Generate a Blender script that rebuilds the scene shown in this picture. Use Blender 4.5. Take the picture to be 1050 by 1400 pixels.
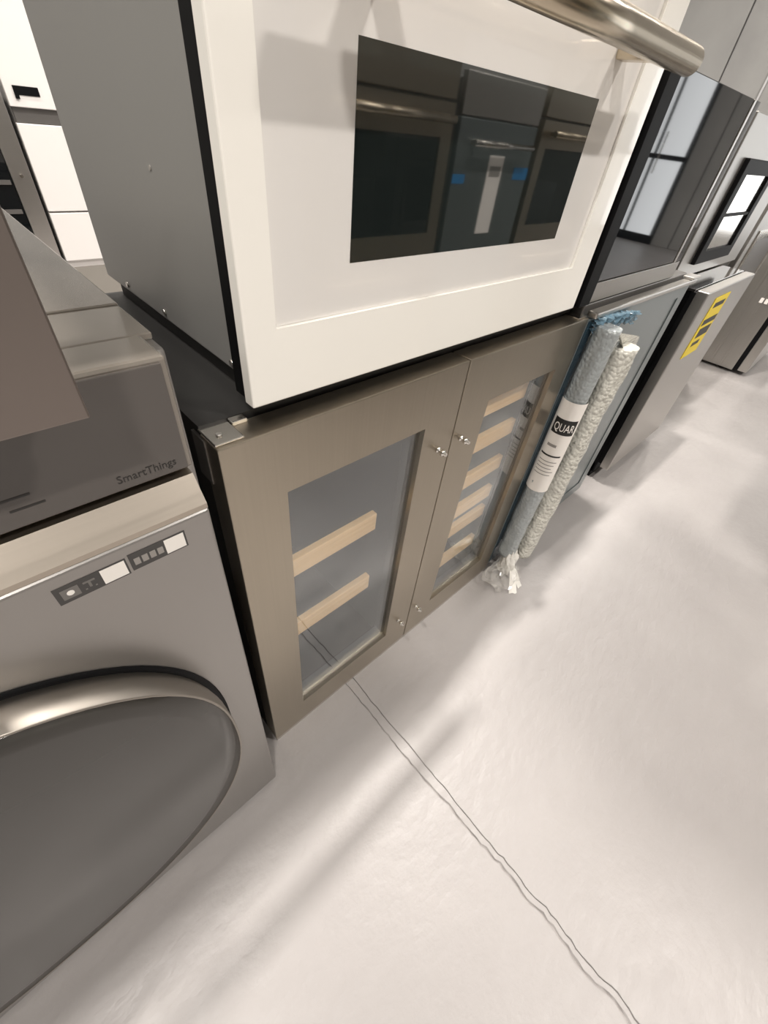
import bpy, bmesh, math, random
from mathutils import Vector, Matrix
random.seed(7)
for o in list(bpy.data.objects): bpy.data.objects.remove(o, do_unlink=True)
S = bpy.context.scene
C = S.collection

# ------------------------------------------------------------------ camera
F_PX = 577.5514
RW = ((0.72538115, -0.68122722, 0.09875053), (0.41603516, 0.54817568, 0.72554681), (-0.54839487, -0.48521428, 0.68105078))
CAM = Vector((-0.14545389, -0.37638343, 1.1484782))
cd = bpy.data.cameras.new('camera'); cam = bpy.data.objects.new('camera', cd); C.objects.link(cam)
cd.sensor_fit = 'HORIZONTAL'; cd.sensor_width = 36.0; cd.lens = 36.0 * F_PX / 1050.0
cd.clip_start = 0.02; cd.clip_end = 200
cam.matrix_world = Matrix.Translation(CAM) @ Matrix(RW).transposed().to_4x4()
S.camera = cam

# ------------------------------------------------------------------ world, light, exposure
S.view_settings.view_transform = 'Standard'; S.view_settings.look = 'None'
S.view_settings.gamma = 1.0; S.view_settings.use_curve_mapping = False
S.view_settings.exposure = -1.0
w = bpy.data.worlds.new('world'); S.world = w; w.use_nodes = True
w.node_tree.nodes['Background'].inputs[0].default_value = (1.0, 0.97, 0.93, 1)
w.node_tree.nodes['Background'].inputs[1].default_value = 0.0
ROOM = dict(x0=-7.0, x1=9.0, y0=-5.0, y1=5.0, z1=4.6)
LIGHT_Z = 4.3
WARM = (1.0, 0.945, 0.885)
# (x, y, length along x, width along y, watts)
LAMPS = [(-1.2, -0.04, 0.34, 0.12, 165), (1.5, 0.52, 0.34, 0.12, 345), (4.4, 0.50, 0.40, 0.14, 150), (7.2, 0.50, 0.40, 0.14, 110),
         (-1.5, -2.6, 0.40, 0.14, 225), (1.7, -2.6, 0.40, 0.14, 215), (5.2, -2.5, 0.40, 0.14, 130),
         (-1.2, 3.0, 0.40, 0.14, 110), (2.4, 3.0, 0.40, 0.14, 130), (6.0, 3.0, 0.40, 0.14, 130)]
for (lx, ly, ll, lw, p) in LAMPS:
    ld = bpy.data.lights.new('tube_light', 'AREA'); ld.shape = 'RECTANGLE'; ld.size = ll; ld.size_y = lw
    ld.energy = p; ld.color = WARM
    lo = bpy.data.objects.new('tube_light', ld); C.objects.link(lo); lo.location = (lx, ly, LIGHT_Z - 0.012)

# ------------------------------------------------------------------ materials
def mat(name, col, rough=0.5, metal=0.0, coat=0.0, spec=None, emit=None, estr=0.0):
    m = bpy.data.materials.new(name); m.use_nodes = True
    b = m.node_tree.nodes['Principled BSDF']
    b.inputs['Base Color'].default_value = (*col, 1); b.inputs['Roughness'].default_value = rough
    b.inputs['Metallic'].default_value = metal; b.inputs['Coat Weight'].default_value = coat
    b.inputs['Coat Roughness'].default_value = 0.03
    if spec is not None: b.inputs['IOR'].default_value = spec
    if emit: b.inputs['Emission Color'].default_value = (*emit, 1); b.inputs['Emission Strength'].default_value = estr
    return m
def nodes(m): return m.node_tree.nodes, m.node_tree.links, m.node_tree.nodes['Principled BSDF']
def noise_bits(m, scale=(1, 1, 1), nscale=5.0, detail=4.0):
    n, l, b = nodes(m)
    tc = n.new('ShaderNodeTexCoord'); mp = n.new('ShaderNodeMapping'); mp.inputs['Scale'].default_value = scale
    nz = n.new('ShaderNodeTexNoise'); nz.inputs['Scale'].default_value = nscale; nz.inputs['Detail'].default_value = detail
    l.new(tc.outputs['Object'], mp.inputs[0]); l.new(mp.outputs[0], nz.inputs['Vector'])
    return nz
def add_bump(m, nz, strength, dist=0.001):
    n, l, b = nodes(m); bp = n.new('ShaderNodeBump'); bp.inputs['Strength'].default_value = strength; bp.inputs['Distance'].default_value = dist
    l.new(nz.outputs['Fac'], bp.inputs['Height']); l.new(bp.outputs[0], b.inputs['Normal']); return bp
def vary(m, nz, c0, c1, lo=0.3, hi=0.7):
    n, l, b = nodes(m); r = n.new('ShaderNodeValToRGB'); r.color_ramp.elements[0].color = (*c0, 1); r.color_ramp.elements[1].color = (*c1, 1)
    r.color_ramp.elements[0].position = lo; r.color_ramp.elements[1].position = hi
    l.new(nz.outputs['Fac'], r.inputs[0]); l.new(r.outputs[0], b.inputs['Base Color']); return r
def rough_vary(m, nz, r0, r1):
    n, l, b = nodes(m); mr = n.new('ShaderNodeMapRange'); mr.inputs[3].default_value = r0; mr.inputs[4].default_value = r1
    l.new(nz.outputs['Fac'], mr.inputs[0]); l.new(mr.outputs[0], b.inputs['Roughness'])
def brushed(name, col, rough, axis='z', amt=0.03, bump=0.006):
    m = mat(name, col, rough, 1.0)
    sc = {'z': (220, 220, 3), 'x': (3, 220, 220)}[axis]
    nz = noise_bits(m, sc, 1.0, 2.0); rough_vary(m, nz, rough - amt, rough + amt)
    d = tuple(c * 0.975 for c in col); e = tuple(min(1, c * 1.02) for c in col); vary(m, nz, d, e)
    add_bump(m, nz, bump, 0.0005); return m
M = {}
M['floor'] = mat('painted_concrete', (0.62, 0.59, 0.565), 0.42)
def floor_nodes(m):
    n, l, b = nodes(m)
    big = noise_bits(m, (1, 1, 1), 2.2, 5); fine = noise_bits(m, (1, 1, 1), 90, 6); mid = noise_bits(m, (1, 1.6, 1), 22, 6)
    vary(m, big, (0.310, 0.291, 0.283), (0.352, 0.332, 0.323))
    ad = n.new('ShaderNodeMath'); ad.operation = 'MULTIPLY_ADD'; ad.inputs[1].default_value = 0.22
    l.new(fine.outputs['Fac'], ad.inputs[0]); l.new(mid.outputs['Fac'], ad.inputs[2])
    bp = n.new('ShaderNodeBump'); bp.inputs['Strength'].default_value = 0.38; bp.inputs['Distance'].default_value = 0.007
    l.new(ad.outputs[0], bp.inputs['Height']); l.new(bp.outputs[0], b.inputs['Normal'])
    rough_vary(m, mid, 0.30, 0.55)
floor_nodes(M['floor'])
M['wall'] = mat('painted_panel_wall', (0.36, 0.355, 0.34), 0.75); vary(M['wall'], noise_bits(M['wall'], (1, 1, 1), 1.5, 5), (0.33, 0.325, 0.315), (0.39, 0.385, 0.37))
M['wall_joint'] = mat('wall_joint', (0.12, 0.12, 0.118), 0.8)
M['ceil'] = mat('ceiling_paint', (0.28, 0.28, 0.28), 0.8)
M['titan'] = brushed('titanium_steel', (0.435, 0.388, 0.318), 0.34, 'z')
M['titan_h'] = brushed('titanium_steel_handle', (0.60, 0.52, 0.40), 0.24, 'x')
M['steel'] = brushed('stainless_steel', (0.58, 0.555, 0.52), 0.30, 'x')
M['steel_v'] = brushed('stainless_steel_dull', (0.52, 0.50, 0.47), 0.36, 'z')
M['steel_polished'] = mat('polished_steel', (0.72, 0.70, 0.68), 0.10, 1.0)
M['block'] = mat('brown_grey_paint', (0.125, 0.112, 0.095), 0.6)
M['chrome'] = mat('chrome', (0.78, 0.75, 0.70), 0.15, 1.0)
M['galv'] = mat('grey_sheet_steel', (0.38, 0.375, 0.36), 0.40, 0.5); add_bump(M['galv'], noise_bits(M['galv'], (1, 1, 1), 3, 2), 0.05, 0.02)
M['white'] = mat('white_enamel', (0.95, 0.925, 0.865), 0.16, coat=0.6)
M['white_glass'] = mat('white_glass', (0.80, 0.775, 0.745), 0.05, coat=1.0)
M['white_plain'] = mat('white_appliance_paint', (0.85, 0.82, 0.79), 0.28)
M['black'] = mat('black_plastic', (0.004, 0.004, 0.0045), 0.5, spec=1.22)
M['black_matte'] = mat('black_painted_steel', (0.022, 0.021, 0.02), 0.55)
M['black_glass'] = mat('black_glass', (0.006, 0.007, 0.008), 0.03, spec=1.6)
M['window_dark'] = mat('dark_oven_glass', (0.010, 0.014, 0.013), 0.03, spec=2.6)
M['grey_trim'] = mat('grey_trim', (0.20, 0.19, 0.18), 0.35, 0.6)
M['washer'] = mat('graphite_steel', (0.36, 0.345, 0.33), 0.33, 0.85); rough_vary(M['washer'], noise_bits(M['washer'], (60, 60, 2), 1, 2), 0.28, 0.38)
M['washer_strip'] = brushed('washer_ledge_steel', (0.52, 0.465, 0.40), 0.36, 'x')
M['washer_panel'] = mat('washer_panel_glass', (0.085, 0.075, 0.068), 0.10, coat=0.5)
M['washer_top'] = mat('washer_top_gloss', (0.24, 0.215, 0.185), 0.14, 0.3, coat=0.5)
M['washer_door'] = mat('washer_door_glass', (0.040, 0.037, 0.033), 0.13)
M['washer_rim'] = mat('washer_door_rim', (0.36, 0.33, 0.295), 0.44, 1.0)
M['brown_steel'] = mat('brown_grey_steel', (0.23, 0.197, 0.178), 0.28, 0.8)
M['wood'] = mat('beech_wood', (0.66, 0.45, 0.24), 0.5); vary(M['wood'], noise_bits(M['wood'], (2, 30, 60), 2, 4), (0.84, 0.54, 0.25), (0.95, 0.66, 0.35))
M['liner'] = mat('grey_liner', (0.34, 0.36, 0.335), 0.45)
M['liner_dark'] = mat('dark_liner', (0.055, 0.06, 0.072), 0.4)
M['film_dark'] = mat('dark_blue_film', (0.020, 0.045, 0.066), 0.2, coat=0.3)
M['film'] = mat('blue_protective_film', (0.22, 0.36, 0.46), 0.18, coat=0.4); M['film'].node_tree.nodes['Principled BSDF'].inputs['Alpha'].default_value = 0.6
M['film_door'] = mat('filmed_steel', (0.235, 0.268, 0.272), 0.28, 0.75)
M['paper'] = mat('white_paper', (0.88, 0.84, 0.79), 0.6)
M['ink'] = mat('black_ink', (0.015, 0.014, 0.013), 0.5)
M['ink_grey'] = mat('grey_ink', (0.30, 0.28, 0.26), 0.5)
M['yellow'] = mat('yellow_card', (0.90, 0.68, 0.02), 0.5)
M['print_dark'] = mat('dark_print', (0.05, 0.047, 0.045), 0.35)
M['print_grey'] = mat('grey_print', (0.16, 0.15, 0.14), 0.4)
M['text_dim'] = mat('dim_lettering', (0.018, 0.016, 0.014), 0.3)
M['blue_tape'] = mat('blue_tape', (0.02, 0.18, 0.42), 0.5)
M['lamp_on'] = mat('lamp_diffuser', (0.9, 0.9, 0.9), 0.5, emit=WARM, estr=90.0)
M['lamp_body'] = mat('lamp_housing', (0.7, 0.7, 0.7), 0.5)
M['day'] = mat('daylight_pane', (0.8, 0.8, 0.8), 0.4, emit=(0.90, 0.94, 0.97), estr=4.2)
def glass_mat(name, tint, ior, rough=0.02, base=0.0):
    m = bpy.data.materials.new(name); m.use_nodes = True; n, l = m.node_tree.nodes, m.node_tree.links; n.clear()
    o = n.new('ShaderNodeOutputMaterial'); mx = n.new('ShaderNodeMixShader'); t = n.new('ShaderNodeBsdfTransparent'); g = n.new('ShaderNodeBsdfGlossy')
    t.inputs[0].default_value = (*tint, 1); g.inputs['Roughness'].default_value = rough; g.inputs['Color'].default_value = (0.95, 0.98, 1.0, 1)
    f = n.new('ShaderNodeLayerWeight'); f.inputs[0].default_value = 0.5
    p = n.new('ShaderNodeMath'); p.operation = 'POWER'; p.inputs[1].default_value = ior
    a = n.new('ShaderNodeMath'); a.operation = 'MULTIPLY_ADD'; a.inputs[1].default_value = 1 - base; a.inputs[2].default_value = base; a.use_clamp = True
    l.new(f.outputs['Facing'], p.inputs[0]); l.new(p.outputs[0], a.inputs[0]); l.new(a.outputs[0], mx.inputs[0]); l.new(t.outputs[0], mx.inputs[1]); l.new(g.outputs[0], mx.inputs[2]); l.new(mx.outputs[0], o.inputs[0])
    return m
M['pane'] = glass_mat('coated_door_glass', (0.97, 0.975, 0.97), 5.0, 0.02, 0.13)
def plastic_mat(name, col, alpha, rough, bump_scale, bump):
    m = mat(name, col, rough, coat=0.3); n, l, b = nodes(m); b.inputs['Alpha'].default_value = alpha
    v = n.new('ShaderNodeTexVoronoi'); v.inputs['Scale'].default_value = bump_scale; tc = n.new('ShaderNodeTexCoord')
    l.new(tc.outputs['Object'], v.inputs['Vector'])
    bp = n.new('ShaderNodeBump'); bp.inputs['Strength'].default_value = bump; bp.inputs['Distance'].default_value = 0.006; bp.invert = True
    l.new(v.outputs['Distance'], bp.inputs['Height']); l.new(bp.outputs[0], b.inputs['Normal']); return m
M['bubble'] = plastic_mat('bubble_wrap', (0.66, 0.645, 0.58), 0.9, 0.25, 100, 0.75)
M['bubble_blue'] = plastic_mat('bubble_wrap_over_blue_film', (0.40, 0.43, 0.435), 0.9, 0.22, 110, 0.45)
M['bag'] = plastic_mat('clear_plastic', (0.72, 0.70, 0.66), 0.24, 0.10, 30, 0.2)
M['bag_white'] = plastic_mat('milky_plastic', (0.85, 0.83, 0.78), 0.9, 0.25, 30, 0.2)

# ------------------------------------------------------------------ mesh helpers (world coordinates in, root offset removed)
def box(bm, x0, x1, y0, y1, z0, z1, bev=0.0, seg=2):
    v = [bm.verts.new((x, y, z)) for z in (z0, z1) for y in (y0, y1) for x in (x0, x1)]
    fs = [(0, 2, 3, 1), (4, 5, 7, 6), (0, 1, 5, 4), (2, 6, 7, 3), (0, 4, 6, 2), (1, 3, 7, 5)]
    faces = [bm.faces.new([v[i] for i in f]) for f in fs]
    if bev > 0:
        ed = {e for f in faces for e in f.edges}
        bmesh.ops.bevel(bm, geom=list(ed), offset=bev, segments=seg, affect='EDGES', profile=0.5)
def B(*boxes):
    bm = bmesh.new()
    for b in boxes: box(bm, *b)
    return bm
def ring_plate(x0, x1, z0, z1, hx0, hx1, hz0, hz1, y0, y1, bev=0.0):
    """rectangular plate facing -y with a rectangular opening"""
    bm = bmesh.new()
    def lp(a, b, c, d, y): return [bm.verts.new((a, y, c)), bm.verts.new((b, y, c)), bm.verts.new((b, y, d)), bm.verts.new((a, y, d))]
    of, inf = lp(x0, x1, z0, z1, y0), lp(hx0, hx1, hz0, hz1, y0)
    ob, ib = lp(x0, x1, z0, z1, y1), lp(hx0, hx1, hz0, hz1, y1)
    for i in range(4):
        j = (i + 1) % 4
        bm.faces.new([of[i], of[j], inf[j], inf[i]]); bm.faces.new([ob[j], ob[i], ib[i], ib[j]])
        bm.faces.new([of[j], of[i], ob[i], ob[j]]); bm.faces.new([inf[i], inf[j], ib[j], ib[i]])
    if bev: 
        fe = {e for i in range(4) for e in of[i].link_edges if e.other_vert(of[i]) in of or e.other_vert(of[i]) in ob}
        bmesh.ops.bevel(bm, geom=list(fe), offset=bev, segments=2, affect='EDGES', profile=0.5)
    bmesh.ops.recalc_face_normals(bm, faces=bm.faces); return bm
def cyl(bm, p0, p1, r, seg=24, r1=None, caps=True):
    p0, p1 = Vector(p0), Vector(p1); d = (p1 - p0).normalized(); r1 = r if r1 is None else r1
    u = d.orthogonal().normalized(); v = d.cross(u)
    a = [bm.verts.new(p0 + r * (math.cos(t) * u + math.sin(t) * v)) for t in [2 * math.pi * i / seg for i in range(seg)]]
    b = [bm.verts.new(p1 + r1 * (math.cos(t) * u + math.sin(t) * v)) for t in [2 * math.pi * i / seg for i in range(seg)]]
    for i in range(seg): bm.faces.new([a[i], a[(i + 1) % seg], b[(i + 1) % seg], b[i]]).smooth = True
    if caps: bm.faces.new(a[::-1]); bm.faces.new(b)
def CY(*cs):
    bm = bmesh.new()
    for c in cs: cyl(bm, *c)
    return bm
def lathe_y(bm, cx, cz, prof, seg=20):
    """profile of (y, radius) revolved about the y direction"""
    rings = [[bm.verts.new((cx + r * math.cos(t), y, cz + r * math.sin(t))) for t in [2 * math.pi * i / seg for i in range(seg)]] for y, r in prof]
    for A, D in zip(rings, rings[1:]):
        for i in range(seg): bm.faces.new([A[i], A[(i + 1) % seg], D[(i + 1) % seg], D[i]]).smooth = True
    bm.faces.new(rings[0]); bm.faces.new(rings[-1][::-1]); bmesh.ops.recalc_face_normals(bm, faces=bm.faces)
def prism_x(bm, prof, x0, x1):
    """profile of (y, z) extruded along x"""
    a = [bm.verts.new((x0, y, z)) for y, z in prof]; b = [bm.verts.new((x1, y, z)) for y, z in prof]; n = len(prof)
    bm.faces.new(a); bm.faces.new(b[::-1])
    for i in range(n): bm.faces.new([a[i], b[i], b[(i + 1) % n], a[(i + 1) % n]])
    bmesh.ops.recalc_face_normals(bm, faces=bm.faces)
def wpos(o):
    p = Vector(o.location)
    while o.parent: o = o.parent; p += o.location
    return p
def obj(name, bm, material, parent=None, loc=(0, 0, 0)):
    me = bpy.data.meshes.new(name); off = wpos(parent) if parent else Vector(loc)
    bmesh.ops.translate(bm, verts=bm.verts, vec=-off); bm.to_mesh(me); bm.free()
    me.materials.append(M[material]); o = bpy.data.objects.new(name, me); C.objects.link(o)
    if parent: o.parent = parent
    else: o.location = loc
    return o
def thing(name, label, cat, loc, group=None):
    o = bpy.data.objects.new(name, None); C.objects.link(o); o.location = loc; o.empty_display_size = 0.1
    o['label'] = label; o['category'] = cat
    if group: o['group'] = group
    return o
def struct(name, bm, material, parent=None):
    o = obj(name, bm, material, parent)
    if not parent: o['kind'] = 'structure'
    return o
def tag(o, label, cat, group=None):
    o['label'] = label; o['category'] = cat
    if group: o['group'] = group
    return o
def text_bm(s, size, place, extr=0.0002):
    """lettering as a mesh; place(u, v, w) maps text-plane coordinates to the world"""
    cu = bpy.data.curves.new('t', 'FONT'); cu.body = s; cu.size = size; cu.extrude = extr; cu.resolution_u = 3
    to = bpy.data.objects.new('t', cu); C.objects.link(to); bpy.context.view_layer.update()
    me = bpy.data.meshes.new_from_object(to.evaluated_get(bpy.context.evaluated_depsgraph_get()))
    bpy.data.objects.remove(to); bm = bmesh.new(); bm.from_mesh(me); bpy.data.meshes.remove(me)
    for v in bm.verts: v.co = place(v.co.x, v.co.y, v.co.z)
    return bm
def front(x, y, z, sx=1.0): return lambda u, v, w_: Vector((x + u * sx, y - w_, z + v))

# ------------------------------------------------------------------ the room
def make_floor():
    bm = bmesh.new(); x0, x1, y0, y1 = ROOM['x0'], ROOM['x1'], ROOM['y0'], ROOM['y1']
    ys = [y0, -2.0] + [-1.6 + 0.012 * i for i in range(int(2.4 / 0.012))] + [1.2, y1]; rows = []
    ja = jb = 0.0
    for y in ys:
        ja = 0.8 * ja + random.uniform(-0.0012, 0.0012); jb = 0.75 * jb + random.uniform(-0.0026, 0.0026) * (1.6 if y < -0.45 else 0.8)
        a = 0.2195 + jb - 0.006 * max(0, -y); b = 0.2455 + ja - 0.026 * max(0, -y)
        if b - a < 0.013: b = a + 0.013
        wa = random.uniform(0.0014, 0.0032) * (0.6 + 0.9 * min(1, max(0, -y))); wb = random.uniform(0.0010, 0.0018)
        da = random.uniform(0.0025, 0.005)
        pts = [(x0, 0), (a - 2 * wa, 0), (a - wa, -0.0006), (a, -da), (a + wa, -0.0004), (b - wb, 0), (b, -0.0038), (b + wb, 0), (x1, 0)]
        rows.append([bm.verts.new((x, y, z)) for x, z in pts])
    for A, D in zip(rows, rows[1:]):
        for i in range(len(A) - 1): bm.faces.new([A[i], A[i + 1], D[i + 1], D[i]])
    return struct('floor', bm, 'floor')
make_floor()
r = ROOM
struct('ceiling', B((r['x0'], r['x1'], r['y0'], r['y1'], r['z1'], r['z1'] + 0.1)), 'ceil')
wb_ = struct('wall_back', B((r['x0'], r['x1'], r['y1'], r['y1'] + 0.1, 0, r['z1'])), 'wall')
struct('wall_front', B((r['x0'], r['x1'], r['y0'] - 0.1, r['y0'], 0, r['z1'])), 'wall')
struct('wall_left', B((r['x0'] - 0.1, r['x0'], r['y0'], r['y1'], 0, r['z1'])), 'wall')
wr = bpy.data.objects.new('wall_right', None); C.objects.link(wr); wr['kind'] = 'structure'; wr.location = (r['x1'], 0, 0)
edges = [-5.0, -2.2, -0.3, 0.86, 2.60, 5.0]
for a, b in zip(edges, edges[1:]):
    obj('wall_panel', B((r['x1'], r['x1'] + 0.1, a + 0.010, b - 0.010, 0, r['z1'], 0.004)), 'wall', wr)
obj('joint_backing', B((r['x1'] + 0.03, r['x1'] + 0.09, -5, 5, 0, r['z1'])), 'wall_joint', wr)
tag(obj('conduit_pipe', CY(((r['x1'] - 0.02, 2.02, 0.0), (r['x1'] - 0.02, 2.02, r['z1']), 0.014, 12)), 'lamp_body'), 'pale conduit pipe running up the grey panel wall', 'pipe')
dn = bpy.data.objects.new('unseen_door', None); C.objects.link(dn); dn['kind'] = 'structure'; dn.location = (r['x1'], -3.0, 0)  # unseen glowing door, added to mirror brightly in the black microwave glass
for a, b in ((-3.45, -3.02), (-2.98, -2.55)):
    for z0, z1 in ((0.12, 1.08), (1.14, 2.40)): obj('pane', B((8.965, 8.975, a, b, z0, z1)), 'day', dn)
for q in ((-3.51, -3.45, 0, 2.46), (-2.55, -2.49, 0, 2.46), (-3.02, -2.98, 0, 2.40), (-3.45, -2.55, 2.40, 2.46), (-3.45, -2.55, 0, 0.12), (-3.45, -2.55, 1.08, 1.14)):
    obj('frame_bar', B((8.95, 8.998, *q)), 'black', dn)
for nm, y0_, y1_, z0_, z1_ in (('unseen_window_1', -1.95, -0.95, 0.35, 2.4), ('unseen_window_2', 0.75, 1.75, 1.35, 2.75)):  # unseen glowing windows, added to brighten the steel pane and dishwasher top
    wn = bpy.data.objects.new(nm, None); C.objects.link(wn); wn['kind'] = 'structure'; wn.location = (r['x1'], (y0_ + y1_) / 2, z0_)
    obj('pane', B((8.965, 8.975, y0_ + 0.05, y1_ - 0.05, z0_ + 0.05, z1_ - 0.05)), 'day', wn)
    for q in ((y0_, y0_ + 0.05, z0_, z1_), (y1_ - 0.05, y1_, z0_, z1_), (y0_ + 0.05, y1_ - 0.05, z0_, z0_ + 0.05), (y0_ + 0.05, y1_ - 0.05, z1_ - 0.05, z1_)):
        obj('frame_bar', B((8.95, 8.998, *q)), 'lamp_body', wn)
for yy in (-3.08, -2.92): obj('pull_handle', CY(((8.92, yy, 0.9), (8.92, yy, 1.4), 0.012, 10), ((8.92, yy, 0.95), (8.96, yy, 0.95), 0.008, 8), ((8.92, yy, 1.35), (8.96, yy, 1.35), 0.008, 8)), 'chrome', dn)
for (lx, ly, ll, lw, p) in LAMPS:
    t = thing('ceiling_light', 'long white tube light hanging from the grey ceiling', 'ceiling light', (lx, ly, LIGHT_Z), 'tube lights under the ceiling')
    obj('housing', B((lx - ll / 2, lx + ll / 2, ly - lw / 2, ly + lw / 2, LIGHT_Z, LIGHT_Z + 0.06, 0.006)), 'lamp_body', t)
    obj('diffuser', B((lx - ll / 2 + .01, lx + ll / 2 - .01, ly - lw / 2 + .01, ly + lw / 2 - .01, LIGHT_Z - 0.010, LIGHT_Z)), 'lamp_on', t)
    for s in (-1, 1): obj('suspension_rod', CY(((lx + s * 0.15, ly, LIGHT_Z + 0.06), (lx + s * 0.15, ly, r['z1']), 0.005, 8)), 'lamp_body', t)

# ------------------------------------------------------------------ wine cooler
XM, XR, ZT, ZB = 0.444, 0.866, 0.870, 0.012
t = thing('wine_cooler', 'two-door wine cooler with titanium-toned steel doors and wooden shelf fronts under the white oven', 'wine cooler', (0.43, 0.3, 0))
obj('cabinet', B((0.002, 0.030, 0.046, 0.52, 0.0, ZT + 0.006), (XR - 0.030, XR - 0.002, 0.046, 0.52, 0.0, ZT + 0.006), (0.030, XR - 0.030, 0.046, 0.52, 0.0, 0.05),
                 (0.030, XR - 0.030, 0.046, 0.52, 0.82, ZT + 0.006), (0.030, XR - 0.030, 0.49, 0.52, 0.05, 0.82)), 'black_matte', t)
obj('liner', B((0.030, XR - 0.03, 0.484, 0.490, 0.05, 0.82), (0.030, 0.036, 0.05, 0.484, 0.05, 0.82), (XR - 0.036, XR - 0.030, 0.05, 0.484, 0.05, 0.82), (0.036, XR - 0.036, 0.05, 0.484, 0.814, 0.82)), 'liner', t)
obj('divider', B((0.368, 0.500, 0.052, 0.484, 0.056, 0.814, 0.003)), 'liner_dark', t)
def cooler_door(x0, x1, hx0, hx1, studs):
    d = obj('door', ring_plate(x0, x1, ZB, ZT, hx0, hx1, 0.105, 0.770, 0.0, 0.040, 0.0018), 'titan', t)
    obj('gasket', ring_plate(x0 + 0.01, x1 - 0.01, ZB + 0.02, ZT - 0.02, hx0 - 0.004, hx1 + 0.004, 0.10, 0.775, 0.040, 0.046), 'black', d)
    obj('glass_pane', B((hx0, hx1, 0.010, 0.014, 0.105, 0.770)), 'pane', d)
    obj('inner_frame', ring_plate(hx0 + 0.0002, hx1 - 0.0002, 0.1052, 0.7698, hx0 + 0.006, hx1 - 0.006, 0.111, 0.764, 0.016, 0.039), 'liner_dark', d)
    for sx, sz in studs:
        bm = bmesh.new(); lathe_y(bm, sx, sz, [(0.0, 0.006), (-0.003, 0.006), (-0.0035, 0.0035), (-0.010, 0.0035), (-0.0105, 0.0062), (-0.016, 0.0062), (-0.0165, 0.0035), (-0.022, 0.0030)])
        obj('handle_stud', bm, 'chrome', d)
    return d
cooler_door(0.0, XM - 0.0015, 0.082, 0.356, [(0.405, 0.708), (0.398, 0.142)])
cooler_door(XM + 0.0015, XR, 0.538, 0.795, [(0.473, 0.708), (0.470, 0.140)])
def shelf(x0, x1, z, h=0.046):
    s = obj('shelf', B((x0, x1, 0.0475, 0.062, z - h / 2, z + h / 2, 0.002)), 'wood', t)
for z in (0.538, 0.336): shelf(0.045, 0.314, z)
for z in (0.700, 0.598, 0.484, 0.378, 0.300, 0.168): shelf(0.512, 0.792, z, 0.042)
h = obj('hinge', B((0.001, 0.036, 0.006, 0.047, ZT + 0.0002, ZT + 0.0032, 0.001)), 'chrome', t)
obj('hinge_pin', CY(((0.014, 0.022, ZT + 0.003), (0.014, 0.022, ZT + 0.0055), 0.0035, 12)), 'steel', h)
obj('hinge_bracket', B((0.0365, 0.056, 0.034, 0.0455, ZT - 0.0, ZT + 0.0058, 0.001)), 'chrome', h)
h2 = obj('hinge', B((XR - 0.036, XR - 0.001, 0.006, 0.047, ZT + 0.0002, ZT + 0.0032, 0.001)), 'chrome', t)
obj('hinge_side_plate', B((-0.0015, 0.0018, 0.030, 0.060, ZT - 0.065, ZT - 0.004)), 'grey_trim', h)
obj('kick_strip', B((0.002, XR - 0.002, 0.001, 0.030, 0.0, 0.011)), 'steel', t)

# ------------------------------------------------------------------ white oven on the cooler
t = thing('built_in_oven', 'white glass-fronted built-in oven with dark window and thick bronze-toned handle on the wine cooler', 'oven', (0.435, 0.28, 0.8763))
OY = 0.020
body = obj('body', B((0.075, 0.795, 0.062, 0.512, 0.906, 1.335, 0.002)), 'galv', t)
for sy, sz in ((0.413, 0.917), (0.279, 0.916), (0.092, 0.915), (0.35, 1.30), (0.12, 1.30)):
    obj('screw', CY(((0.075, sy, sz), (0.0725, sy, sz), 0.0048, 12, 0.0036)), 'chrome', body)
obj('plug', CY(((0.075, 0.218, 1.083), (0.0742, 0.218, 1.083), 0.0028, 10)), 'chrome', body)
obj('base', B((0.088, 0.782, 0.075, 0.502, 0.8763, 0.906)), 'black_matte', t)
obj('front_frame', B((0.0605, 0.8095, 0.0365, 0.062, 0.896, 1.346, 0.001)), 'black', t)
d = obj('door', ring_plate(0.058, 0.812, 0.8925, 1.262, 0.095, 0.740, 0.975, 1.2615, OY, 0.036, 0.002), 'white', t)
def rounded_panel(x0, x1, z0, z1, y0, y1, rad):
    bm = bmesh.new(); box(bm, x0, x1, y0, y1, z0, z1)
    ed = [e for e in bm.edges if abs((e.verts[0].co - e.verts[1].co).y) > 1e-6]
    bmesh.ops.bevel(bm, geom=ed, offset=rad, segments=4, affect='EDGES'); return bm
obj('door_glass', rounded_panel(0.0953, 0.7397, 0.9753, 1.2612, OY + 0.0050, 0.035, 0.003), 'white_glass', d)
obj('window', B((0.196, 0.643, OY + 0.0046, OY + 0.007, 1.027, 1.195)), 'window_dark', d)
cp = obj('control_panel', ring_plate(0.058, 0.812, 1.266, 1.350, 0.095, 0.740, 1.2665, 1.340, OY, 0.036, 0.002), 'white', t)
obj('control_glass', B((0.0953, 0.7397, OY + 0.0050, 0.035, 1.2668, 1.3397)), 'white_glass', cp)
hb = bmesh.new(); cyl(hb, (0.143, -0.045, 1.2435), (0.729, -0.045, 1.2435), 0.0155, 40)
h = obj('handle', hb, 'titan_h', t)
for bx in (0.195, 0.650): obj('handle_bracket', B((bx, bx + 0.026, -0.040, OY + 0.0055, 1.2345, 1.2535, 0.003)), 'titan_h', h)

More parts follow.
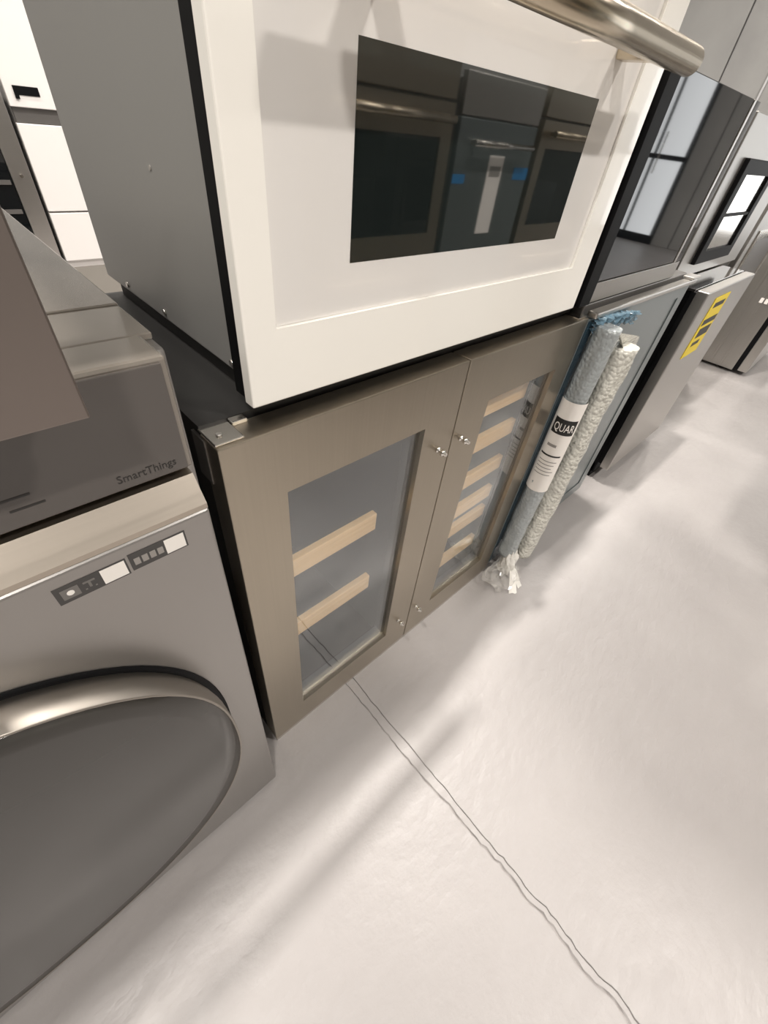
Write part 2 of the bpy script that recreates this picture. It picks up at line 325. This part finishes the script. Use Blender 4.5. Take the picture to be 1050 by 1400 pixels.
# ------------------------------------------------------------------ washing machine
WX0, WX1, WY = -0.732, -0.044, -0.067
t = thing('washing_machine', 'graphite front-loading washing machine with round dark door and glossy control panel', 'washing machine', (-0.39, 0.3, 0))
bm = bmesh.new(); box(bm, WX0, WX1, WY, -0.020, 0.010, 0.862, 0.004, 3)
obj('front_panel', bm, 'washer', t)
obj('body', B((WX0 - 0.010, -0.032, -0.020, 0.68, 0.020, 0.996, 0.004)), 'washer', t)
bm = bmesh.new(); prism_x(bm, [(WY + 0.001, 0.8625), (WY + 0.001, 0.868), (-0.048, 0.8925), (-0.020, 0.8925), (-0.020, 0.8625)], WX0, WX1 - 0.001)
obj('ledge', bm, 'washer_strip', t)
pf = obj('control_frame', B((WX0, WX1 + 0.002, -0.0465, 0.000, 0.8985, 1.002, 0.003)), 'washer_top', t)
cpn = obj('control_panel', B((WX0 + 0.004, WX1 - 0.003, -0.049, -0.046, 0.901, 0.998, 0.001)), 'washer_panel', t)
obj('lettering', text_bm('SmartThings', 0.0105, front(-0.1045, -0.0491, 0.9085, 0.92)), 'text_dim', cpn)
for q in ((-0.178, -0.158, 0.926), (-0.174, -0.152, 0.916)): obj('print_mark', B((q[0], q[1], -0.0493, -0.0489, q[2], q[2] + 0.0018)), 'text_dim', cpn)
tp = obj('top_strip', B((WX0, -0.033, 0.001, 0.072, 0.996, 1.0015, 0.001)), 'washer_top', t)
obj('top_plate', B((WX0, -0.033, 0.073, 0.68, 0.996, 1.0030, 0.001)), 'washer_top', t)
def squircle(cx, cz, rx, rz, n=2.3, seg=96):
    pts = []
    for i in range(seg):
        a = 2 * math.pi * i / seg; c, s = math.cos(a), math.sin(a)
        k = (abs(c) ** n + abs(s) ** n) ** (-1 / n); pts.append((cx + rx * k * c, cz + rz * k * s))
    return pts
def loops(bm, specs, cx, cz, rx, rz, close_last=True, seg=96):
    """specs: (inset, y)"""
    rings = [[bm.verts.new((x, y, z)) for x, z in squircle(cx, cz, rx - ins, rz - ins, 2.3, seg)] for ins, y in specs]
    for A, D in zip(rings, rings[1:]):
        for i in range(seg): bm.faces.new([A[i], A[(i + 1) % seg], D[(i + 1) % seg], D[i]]).smooth = True
    if close_last: bm.faces.new(rings[-1])
    bmesh.ops.recalc_face_normals(bm, faces=bm.faces)
DC = (-0.395, 0.470, 0.302, 0.316)
bm = bmesh.new(); loops(bm, [(0.03, WY - 0.0002), (-0.0045, WY - 0.0002), (-0.0045, WY - 0.0012), (0.006, WY - 0.0012)], *DC, close_last=False)
obj('door_seal', bm, 'black', t)
bm = bmesh.new(); loops(bm, [(0.004, WY), (0.002, WY - 0.006), (0.0, WY - 0.014), (0.0, -0.1035), (0.0010, -0.1050), (0.0024, -0.1050), (0.0030, -0.1040)], *DC)
d = obj('door', bm, 'washer_rim', t)
bm = bmesh.new(); loops(bm, [(0.0032, -0.1038), (0.0032, -0.1048), (0.03, -0.1051), (0.12, -0.1058), (0.24, -0.1062)], *DC)
obj('door_glass', bm, 'washer_door', d)
s1 = obj('sticker', B((-0.180, -0.1245, WY - 0.0006, WY, 0.8275, 0.8470)), 'print_dark', t)
obj('white_square', B((-0.1455, -0.126, WY - 0.0009, WY - 0.0005, 0.8290, 0.8460)), 'paper', s1)
obj('print_block', B((-0.176, -0.163, WY - 0.0009, WY - 0.0005, 0.8315, 0.8430)), 'print_grey', s1)
obj('print_dot', CY(((-0.1695, WY - 0.0009, 0.8375), (-0.1695, WY - 0.0012, 0.8375), 0.0028, 12)), 'paper', s1)
bm = B((-0.1595, -0.1505, WY - 0.0009, WY - 0.0005, 0.8400, 0.8420), (-0.1560, -0.1540, WY - 0.0009, WY - 0.0005, 0.8340, 0.8400), (-0.1595, -0.1580, WY - 0.0009, WY - 0.0005, 0.8325, 0.8340), (-0.1520, -0.1505, WY - 0.0009, WY - 0.0005, 0.8325, 0.8340))
obj('print_mark', bm, 'print_grey', s1)
s2 = obj('sticker', B((-0.1222, -0.0718, WY - 0.0006, WY, 0.8290, 0.8490)), 'print_dark', t)
obj('white_square', B((-0.0915, -0.0735, WY - 0.0009, WY - 0.0005, 0.8305, 0.8478)), 'paper', s2)
obj('print_mark', B(*[(-0.119 + k * 0.0068, -0.1140 + k * 0.0068, WY - 0.0009, WY - 0.0005, 0.8345, 0.8425) for k in range(4)]), 'ink_grey', s2)
for fx in (WX0 + 0.05, WX1 - 0.05):
    for fy in (0.03, 0.62): obj('foot', CY(((fx, fy, 0.0), (fx, fy, 0.022), 0.022, 16)), 'black', t)

# ------------------------------------------------------------------ appliance standing on the washer
t = thing('stacked_appliance', 'brown-grey brushed metal appliance box standing on top of the graphite washing machine', 'appliance', (-0.42, 0.2, 1.004))
obj('body', B((-0.705, -0.118, -0.095, 0.42, 1.004, 1.385, 0.003)), 'galv', t)
obj('front_panel', B((-0.712, -0.112, -0.115, -0.095, 1.006, 1.392, 0.0012)), 'brown_steel', t)

# ------------------------------------------------------------------ appliance with blue film and wrapped handle
t = thing('filmed_fridge', 'undercounter fridge with a steel door under blue protective film beside the wine cooler', 'fridge', (1.21, 0.3, 0))
obj('body', B((0.878, 1.552, 0.032, 0.58, 0.02, 0.864, 0.002)), 'black_matte', t)
d = obj('door', ring_plate(0.872, 1.556, 0.035, 0.866, 0.945, 1.50, 0.09, 0.83, 0.0, 0.030, 0.002), 'film_door', t)
obj('door_glass', B((0.9452, 1.4998, 0.003, 0.028, 0.0902, 0.8298)), 'film_door', d)
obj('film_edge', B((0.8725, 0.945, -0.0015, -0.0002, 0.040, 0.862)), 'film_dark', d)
bm = bmesh.new(); nx, nz_ = 26, 10; vs = []
for i in range(nx + 1):
    row = []
    for k in range(nz_ + 1):
        x = 0.885 + 0.25 * i / nx; zt = 0.872 - 0.02 * (i / nx) ** 2; z = zt - (0.026 + 0.012 * math.sin(i * 1.3)) * k / nz_
        row.append(bm.verts.new((x, -0.008 - 0.007 * math.sin(i * 2.1 + k * 1.7) - 0.004 * random.random() - 0.012 * (1 - k / nz_) * abs(math.sin(i * 0.9)), z)))
    vs.append(row)
for i in range(nx):
    for k in range(nz_): bm.faces.new([vs[i][k], vs[i + 1][k], vs[i + 1][k + 1], vs[i][k + 1]])
obj('crumpled_film', bm, 'film', d)
obj('top_trim', B((0.876, 1.562, -0.012, 0.012, 0.868, 0.882, 0.004)), 'steel', t)
obj('top_rail', B((0.876, 1.552, 0.022, 0.060, 0.864, 0.890, 0.003)), 'grey_trim', t)
obj('trim_end_cap', B((1.500, 1.566, -0.016, 0.0175, 0.882, 0.8895, 0.003)), 'steel_v', t)
for fx in (0.93, 1.50): obj('foot', CY(((fx, 0.09, 0), (fx, 0.09, 0.022), 0.018, 12)), 'black', t)
def wrap_roll(cx, cy, r, z0, z1, amp, seed, lean=0.0):
    rnd = random.Random(seed); bm = bmesh.new(); seg, n = 28, 70; rings = []
    ph = [rnd.uniform(0, 6.28) for _ in range(6)]
    for j in range(n + 1):
        f = j / n; z = z0 + (z1 - z0) * f; ring = []
        for i in range(seg):
            a = 2 * math.pi * i / seg
            rr = r * (1 + amp * (math.sin(3 * a + 9 * f + ph[0]) * 0.5 + math.sin(5 * a - 23 * f + ph[1]) * 0.35 + math.sin(2 * a + 60 * f + ph[2]) * 0.25) + rnd.uniform(-amp, amp) * 0.35)
            ring.append(bm.verts.new((cx + lean * f + rr * math.cos(a), cy + rr * math.sin(a), z)))
        rings.append(ring)
    for A, D in zip(rings, rings[1:]):
        for i in range(seg): bm.faces.new([A[i], A[(i + 1) % seg], D[(i + 1) % seg], D[i]]).smooth = True
    bm.faces.new(rings[0][::-1]); bm.faces.new(rings[-1]); return bm
AX, AY, AR = 0.900, -0.0335, 0.0285
hw = obj('wrapped_handle', wrap_roll(AX, AY, AR, 0.10, 0.855, 0.06, 3, 0.012), 'bubble_blue', t)
obj('bubble_wrap_roll', wrap_roll(0.978, -0.057, 0.034, 0.070, 0.805, 0.10, 11, 0.02), 'bubble', hw)
bm = bmesh.new(); fl = [(0.972 + 0.03, -0.050, 0.800), (0.93, -0.055, 0.845), (1.075, -0.060, 0.812), (1.09, -0.058, 0.790), (1.01, -0.075, 0.77)]
vv = [bm.verts.new(p) for p in fl]; v2 = [bm.verts.new((p[0], p[1] + 0.004, p[2])) for p in fl]
for a, b, c in ((0, 1, 2), (0, 2, 3), (0, 3, 4), (0, 4, 1)): bm.faces.new([vv[a], vv[b], vv[c]]); bm.faces.new([v2[c], v2[b], v2[a]])
obj('bubble_wrap_flap', bm, 'bubble', hw)
def on_roll(u0, z0, r): 
    # u runs round the roll, reading towards +x; angle 0 faces the aisle
    return lambda u, v, w_: Vector((AX + 0.007 + (r + w_) * math.sin((u + u0) / r), AY - (r + w_) * math.cos((u + u0) / r), z0 + v))
LR = AR + 0.0035
def label_sheet():
    bm = bmesh.new(); P = on_roll(0, 0, LR); cols = 20; rows = []
    for z in (0.395, 0.680): rows.append([bm.verts.new(P(-0.084 + 0.090 * i / cols, z, 0)) for i in range(cols + 1)])
    for i in range(cols): bm.faces.new([rows[0][i], rows[0][i + 1], rows[1][i + 1], rows[1][i]]).smooth = True
    return bm
lb = obj('paper_label', label_sheet(), 'paper', hw)
def label_patch(u0, u1, z0, z1, w_, name, m_):
    bm = bmesh.new(); P = on_roll(0, 0, LR); cols = 14; rows = []
    for z in (z0, z1): rows.append([bm.verts.new(P(u0 + (u1 - u0) * i / cols, z, w_)) for i in range(cols + 1)])
    for i in range(cols): bm.faces.new([rows[0][i], rows[0][i + 1], rows[1][i + 1], rows[1][i]])
    return obj(name, bm, m_, hw)
label_patch(-0.070, -0.006, 0.588, 0.632, 0.0004, 'print_block', 'ink')
label_patch(-0.072, -0.012, 0.518, 0.523, 0.0004, 'print_line', 'ink')
label_patch(-0.062, -0.036, 0.548, 0.556, 0.0004, 'print_line', 'ink_grey')
for k in range(5): label_patch(-0.068, -0.016 - 0.004 * (k % 3), 0.500 - k * 0.011, 0.5025 - k * 0.011, 0.0004, 'print_line', 'ink_grey')
LP = on_roll(-0.066, 0.598, LR + 0.0006)
obj('lettering', text_bm('QUAR', 0.032, lambda u, v, w_: LP(u * 0.62, v, w_)), 'paper', hw)

# crumpled plastic at the foot of the wrapped handle
def crumple(cx, cy, cz, rx, ry, rz, seed, seg=22, rings_=14, amp=0.28):
    rnd = random.Random(seed); bm = bmesh.new(); ph = [rnd.uniform(0, 6.28) for _ in range(8)]; R_ = []
    for j in range(rings_ + 1):
        p = math.pi * j / rings_; ring = []
        for i in range(seg):
            a = 2 * math.pi * i / seg
            k = 1 + amp * (0.5 * math.sin(3 * a + 2 * p + ph[0]) + 0.4 * math.sin(7 * a - 5 * p + ph[1]) + 0.5 * rnd.uniform(-1, 1))
            ring.append(bm.verts.new((cx + rx * k * math.sin(p) * math.cos(a), cy + ry * k * math.sin(p) * math.sin(a), max(0.0015, cz + rz * k * math.cos(p)))))
        R_.append(ring)
    for A, D in zip(R_, R_[1:]):
        for i in range(seg): bm.faces.new([A[i], A[(i + 1) % seg], D[(i + 1) % seg], D[i]])
    bmesh.ops.remove_doubles(bm, verts=bm.verts, dist=0.0005); bmesh.ops.recalc_face_normals(bm, faces=bm.faces); return bm
obj('plastic_bag_end', crumple(0.868, -0.062, 0.034, 0.070, 0.048, 0.040, 5), 'bag', hw)
obj('milky_fold', crumple(0.898, -0.052, 0.070, 0.026, 0.026, 0.062, 9, amp=0.2), 'bag_white', hw)
def tail(p0, p1, w0, w1, name):
    bm = bmesh.new(); p0, p1 = Vector(p0), Vector(p1); n = 8; side = (p1 - p0).cross(Vector((0, 0, 1))).normalized(); rows = []
    for i in range(n + 1):
        f = i / n; c = p0.lerp(p1, f); hw_ = (w0 + (w1 - w0) * f) / 2
        rows.append([bm.verts.new(c + side * s * hw_ + Vector((0, 0, 0.006 * abs(s - 0.2) * math.sin(f * 5)))) for s in (-1, -0.4, 0.2, 1)])
    for A, D in zip(rows, rows[1:]):
        for i in range(3): bm.faces.new([A[i], A[i + 1], D[i + 1], D[i]])
    obj(name, bm, 'bag_white', hw)
tail((0.905, -0.070, 0.050), (0.855, -0.128, 0.004), 0.016, 0.030, 'milky_tail')
tail((0.905, -0.070, 0.050), (0.900, -0.128, 0.004), 0.014, 0.024, 'milky_tail')

# ------------------------------------------------------------------ black glass microwave on the filmed fridge
t = thing('black_microwave', 'black glass-fronted microwave oven standing on the blue-filmed fridge', 'microwave', (1.12, 0.25, 0.890))
obj('body', B((0.838, 1.395, 0.050, 0.46, 0.890, 1.250, 0.002)), 'black_matte', t)
obj('dark_reflection_strip', B((0.8245, 0.872, 0.014, 0.050, 0.893, 1.258, 0.001)), 'black', t)  # black strip added where the glass edge only mirrors something dark
obj('door', B((0.874, 1.345, 0.020, 0.050, 0.935, 1.256, 0.0015)), 'black_glass', t)
obj('door_edge', B((1.347, 1.362, 0.018, 0.050, 0.935, 1.256, 0.001)), 'steel', t)
obj('control_strip', B((1.364, 1.405, 0.020, 0.050, 0.935, 1.256, 0.001)), 'black_glass', t)
obj('floor_reflection_strip', B((0.874, 1.405, 0.020, 0.050, 0.893, 0.933, 0.001)), 'steel_v', t)  # pale strip added in place of the floor's reflection in the glass

# ------------------------------------------------------------------ dishwasher with yellow label
t = thing('dishwasher', 'steel dishwasher with a yellow label on its door and shiny top edge', 'dishwasher', (2.04, 0.25, 0))
obj('body', B((1.735, 2.345, 0.022, 0.56, 0.03, 0.815, 0.003)), 'black', t)
d = obj('door', B((1.725, 2.360, -0.032, 0.006, 0.075, 0.823, 0.003)), 'steel_v', t)
obj('door_liner', B((1.728, 2.357, 0.006, 0.022, 0.09, 0.815, 0.001)), 'black', d)
obj('top_plate', B((1.728, 2.357, 0.012, 0.56, 0.815, 0.824, 0.001)), 'steel_polished', t)
obj('toe_panel', B((1.735, 2.345, 0.03, 0.05, 0.0, 0.075)), 'black', t)
yl = obj('yellow_label', B((1.87, 2.06, -0.0345, -0.0325, 0.565, 0.790)), 'yellow', t)
for (a, b, c, e) in ((1.90, 2.03, 0.752, 0.770), (1.88, 2.05, 0.690, 0.712), (1.90, 2.045, 0.640, 0.676), (1.91, 2.00, 0.606, 0.622)):
    obj('print_block', B((a, b, -0.0352, -0.0344, c, e)), 'ink', yl)

# ------------------------------------------------------------------ steel microwave on the dishwasher
t = thing('steel_microwave', 'steel microwave with a black-framed window standing on the dishwasher', 'microwave', (2.15, 0.3, 0.824))
obj('body', B((1.750, 2.545, 0.125, 0.50, 0.824, 1.255, 0.003)), 'galv', t)
d = obj('door', B((1.740, 2.555, 0.100, 0.125, 0.828, 1.262, 0.002)), 'steel_v', t)
fr = obj('window_frame', ring_plate(1.86, 2.30, 0.868, 1.165, 1.915, 2.245, 0.908, 1.125, 0.086, 0.0998, 0.003), 'black', t)
obj('window_pane', B((1.9152, 2.2448, 0.094, 0.0985, 0.9082, 1.1248)), 'chrome', fr)
obj('window_bar', B((1.915, 2.245, 0.088, 0.0935, 1.010, 1.018)), 'black', fr)

# ------------------------------------------------------------------ grey fridge further along the row
t = thing('grey_fridge', 'grey fridge with ribbed side panel standing beyond the dishwasher', 'fridge', (4.3, 0.3, 0))
obj('body', B((3.93, 4.70, -0.030, 0.70, 0.02, 0.84, 0.003)), 'steel_v', t)
for k in range(4): obj('side_rib', B((3.922, 3.931, 0.05 + k * 0.07, 0.065 + k * 0.07, 0.04, 0.80, 0.002)), 'steel_v', t)
obj('gasket', B((3.935, 4.695, -0.060, -0.030, 0.03, 0.83)), 'black', t)
obj('door', B((3.93, 4.70, -0.12, -0.060, 0.03, 0.84, 0.005)), 'steel_v', t)
for k in range(2): obj('side_label', B((3.9205, 3.9225, 0.02 + k * 0.03, 0.04 + k * 0.03, 0.47, 0.50)), 'paper', t)
for fx in (4.0, 4.63): obj('foot', CY(((fx, 0.05, 0), (fx, 0.05, 0.022), 0.02, 12)), 'black', t)
t = thing('grey_cooker', 'steel built-in cooker with a framed front beyond the steel microwave', 'cooker', (3.1, 0.3, 0))
obj('body', B((2.70, 3.40, 0.14, 0.70, 0.0, 1.05, 0.003)), 'galv', t)
d = obj('door', B((2.69, 3.41, 0.110, 0.14, 0.10, 1.05, 0.003)), 'steel_v', t)
obj('door_frame', ring_plate(2.78, 3.34, 0.50, 0.93, 2.82, 3.30, 0.54, 0.89, 0.104, 0.1098, 0.002), 'chrome', d)
obj('door_window', B((2.82, 3.30, 0.106, 0.1095, 0.54, 0.89)), 'grey_trim', d)

# ------------------------------------------------------------------ appliances on the far side (seen past the oven)
t = thing('white_fridge', 'tall white fridge with two drawers and a dark recessed grip against the back', 'fridge', (1.1, 4.2, 0))
obj('body', B((0.665, 1.545, 3.89, 4.55, 0.03, 1.78, 0.004)), 'white_plain', t)
obj('base_grille', B((0.67, 1.54, 3.90, 3.95, 0.0, 0.105)), 'grey_trim', t)
obj('drawer', B((0.655, 1.555, 3.845, 3.885, 0.112, 0.412, 0.004)), 'white_plain', t)
obj('drawer', B((0.655, 1.555, 3.845, 3.885, 0.422, 0.885, 0.004)), 'white_plain', t)
dd = obj('door', B((0.655, 1.10, 3.840, 3.885, 0.962, 1.78, 0.004)), 'white_plain', t)
obj('grip', B((0.70, 0.835, 3.834, 3.8398, 1.018, 1.060, 0.002), (0.70, 0.72, 3.828, 3.8398, 1.00, 1.03)), 'black', dd)
obj('door', B((1.105, 1.555, 3.840, 3.885, 0.962, 1.78, 0.004)), 'white_plain', t)
obj('drawer_rail', B((0.665, 1.545, 3.87, 3.89, 0.888, 0.960)), 'grey_trim', t)
t = thing('steel_wine_fridge', 'steel-framed wine fridge with dark racks standing beside the white fridge', 'wine cooler', (0.25, 4.2, 0))
obj('body', B((-0.05, 0.600, 3.90, 4.50, 0.0, 1.10, 0.003)), 'black_matte', t)
d = obj('door', ring_plate(-0.06, 0.632, 0.05, 1.11, 0.03, 0.520, 0.14, 1.02, 3.855, 3.895, 0.002), 'steel', t)
obj('door_glass', B((0.031, 0.519, 3.870, 3.876, 0.141, 1.019)), 'black_glass', d)
for k in range(5): obj('rack_front', B((0.035, 0.505, 3.862, 3.869, 0.25 + k * 0.16, 0.275 + k * 0.16)), 'grey_trim', d)
obj('door_stud', CY(((0.575, 3.855, 0.62), (0.575, 3.835, 0.62), 0.010, 12)), 'chrome', d)

t = thing('low_block', 'low brown-grey stand-in freezer standing behind the row in front of the white fridge', 'block', (0.4, 1.6, 0))  # added block whose dim brown-grey colour darkens the view behind the row
obj('body', B((-0.25, 1.05, 1.12, 2.16, 0.03, 0.44, 0.006)), 'block', t)
obj('lid', B((-0.26, 1.06, 1.11, 2.17, 0.440, 0.50, 0.008)), 'block', t)
for fx in (-0.18, 0.98):
    for fy in (1.2, 2.08): obj('foot', CY(((fx, fy, 0), (fx, fy, 0.032), 0.022, 12)), 'black', t)

# ------------------------------------------------------------------ facing row across the aisle (mirrored in the oven and microwave glass)
FY = -1.15
def facing_oven(x0, x1, label):
    t = thing('wall_oven', label, 'oven', ((x0 + x1) / 2, FY - 0.3, 0))
    obj('body', B((x0 + 0.01, x1 - 0.01, FY - 0.62, FY - 0.04, 0.0, 1.72, 0.003)), 'galv', t)
    obj('control_panel', B((x0, x1, FY - 0.04, FY, 1.225, 1.60, 0.003)), 'titan', t)
    for z0, z1 in ((0.66, 1.215), (0.08, 0.65)):
        d = obj('door', ring_plate(x0, x1, z0, z1, x0 + 0.07, x1 - 0.07, z0 + 0.10, z1 - 0.11, FY - 0.04, FY, 0.0), 'titan', t)
        obj('door_window', B((x0 + 0.07, x1 - 0.07, FY - 0.02, FY - 0.006, z0 + 0.10, z1 - 0.11)), 'black_glass', d)
        hh = obj('handle', CY(((x0 + 0.05, FY + 0.05, z1 - 0.05), (x1 - 0.05, FY + 0.05, z1 - 0.05), 0.014, 20)), 'titan_h', t)
        for bx in (x0 + 0.08, x1 - 0.10): obj('handle_bracket', B((bx, bx + 0.02, FY, FY + 0.045, z1 - 0.058, z1 - 0.042)), 'titan_h', hh)
facing_oven(0.98, 1.74, 'steel double wall oven across the aisle beside the dishwasher with a paper notice')
facing_oven(2.46, 3.22, 'steel double wall oven across the aisle at the end of the row by the gap')
t = thing('facing_dishwasher', 'steel dishwasher across the aisle with a paper notice and blue tape', 'dishwasher', (2.1, FY - 0.3, 0))
obj('body', B((1.80, 2.40, FY - 0.62, FY - 0.03, 0.0, 1.30, 0.003)), 'galv', t)
d = obj('door', B((1.79, 2.41, FY - 0.03, FY, 0.10, 1.18, 0.003)), 'film_door', t)
obj('control_panel', B((1.79, 2.41, FY - 0.03, FY, 1.186, 1.32, 0.003)), 'steel_v', t)
obj('handle', CY(((1.86, FY + 0.04, 1.10), (2.34, FY + 0.04, 1.10), 0.012, 16)), 'chrome', d)
for bx in (1.88, 2.30): obj('handle_bracket', B((bx, bx + 0.02, FY, FY + 0.036, 1.092, 1.108)), 'chrome', d)
obj('paper_notice', B((2.05, 2.17, FY, FY + 0.003, 0.74, 1.06)), 'paper', d)
obj('notice_print', B((2.065, 2.155, FY + 0.003, FY + 0.004, 0.98, 1.02)), 'ink_grey', d)
obj('blue_tape', B((1.79, 1.88, FY, FY + 0.002, 0.95, 0.985)), 'blue_tape', d)
obj('blue_tape', B((2.28, 2.41, FY, FY + 0.002, 0.97, 1.02)), 'blue_tape', d)
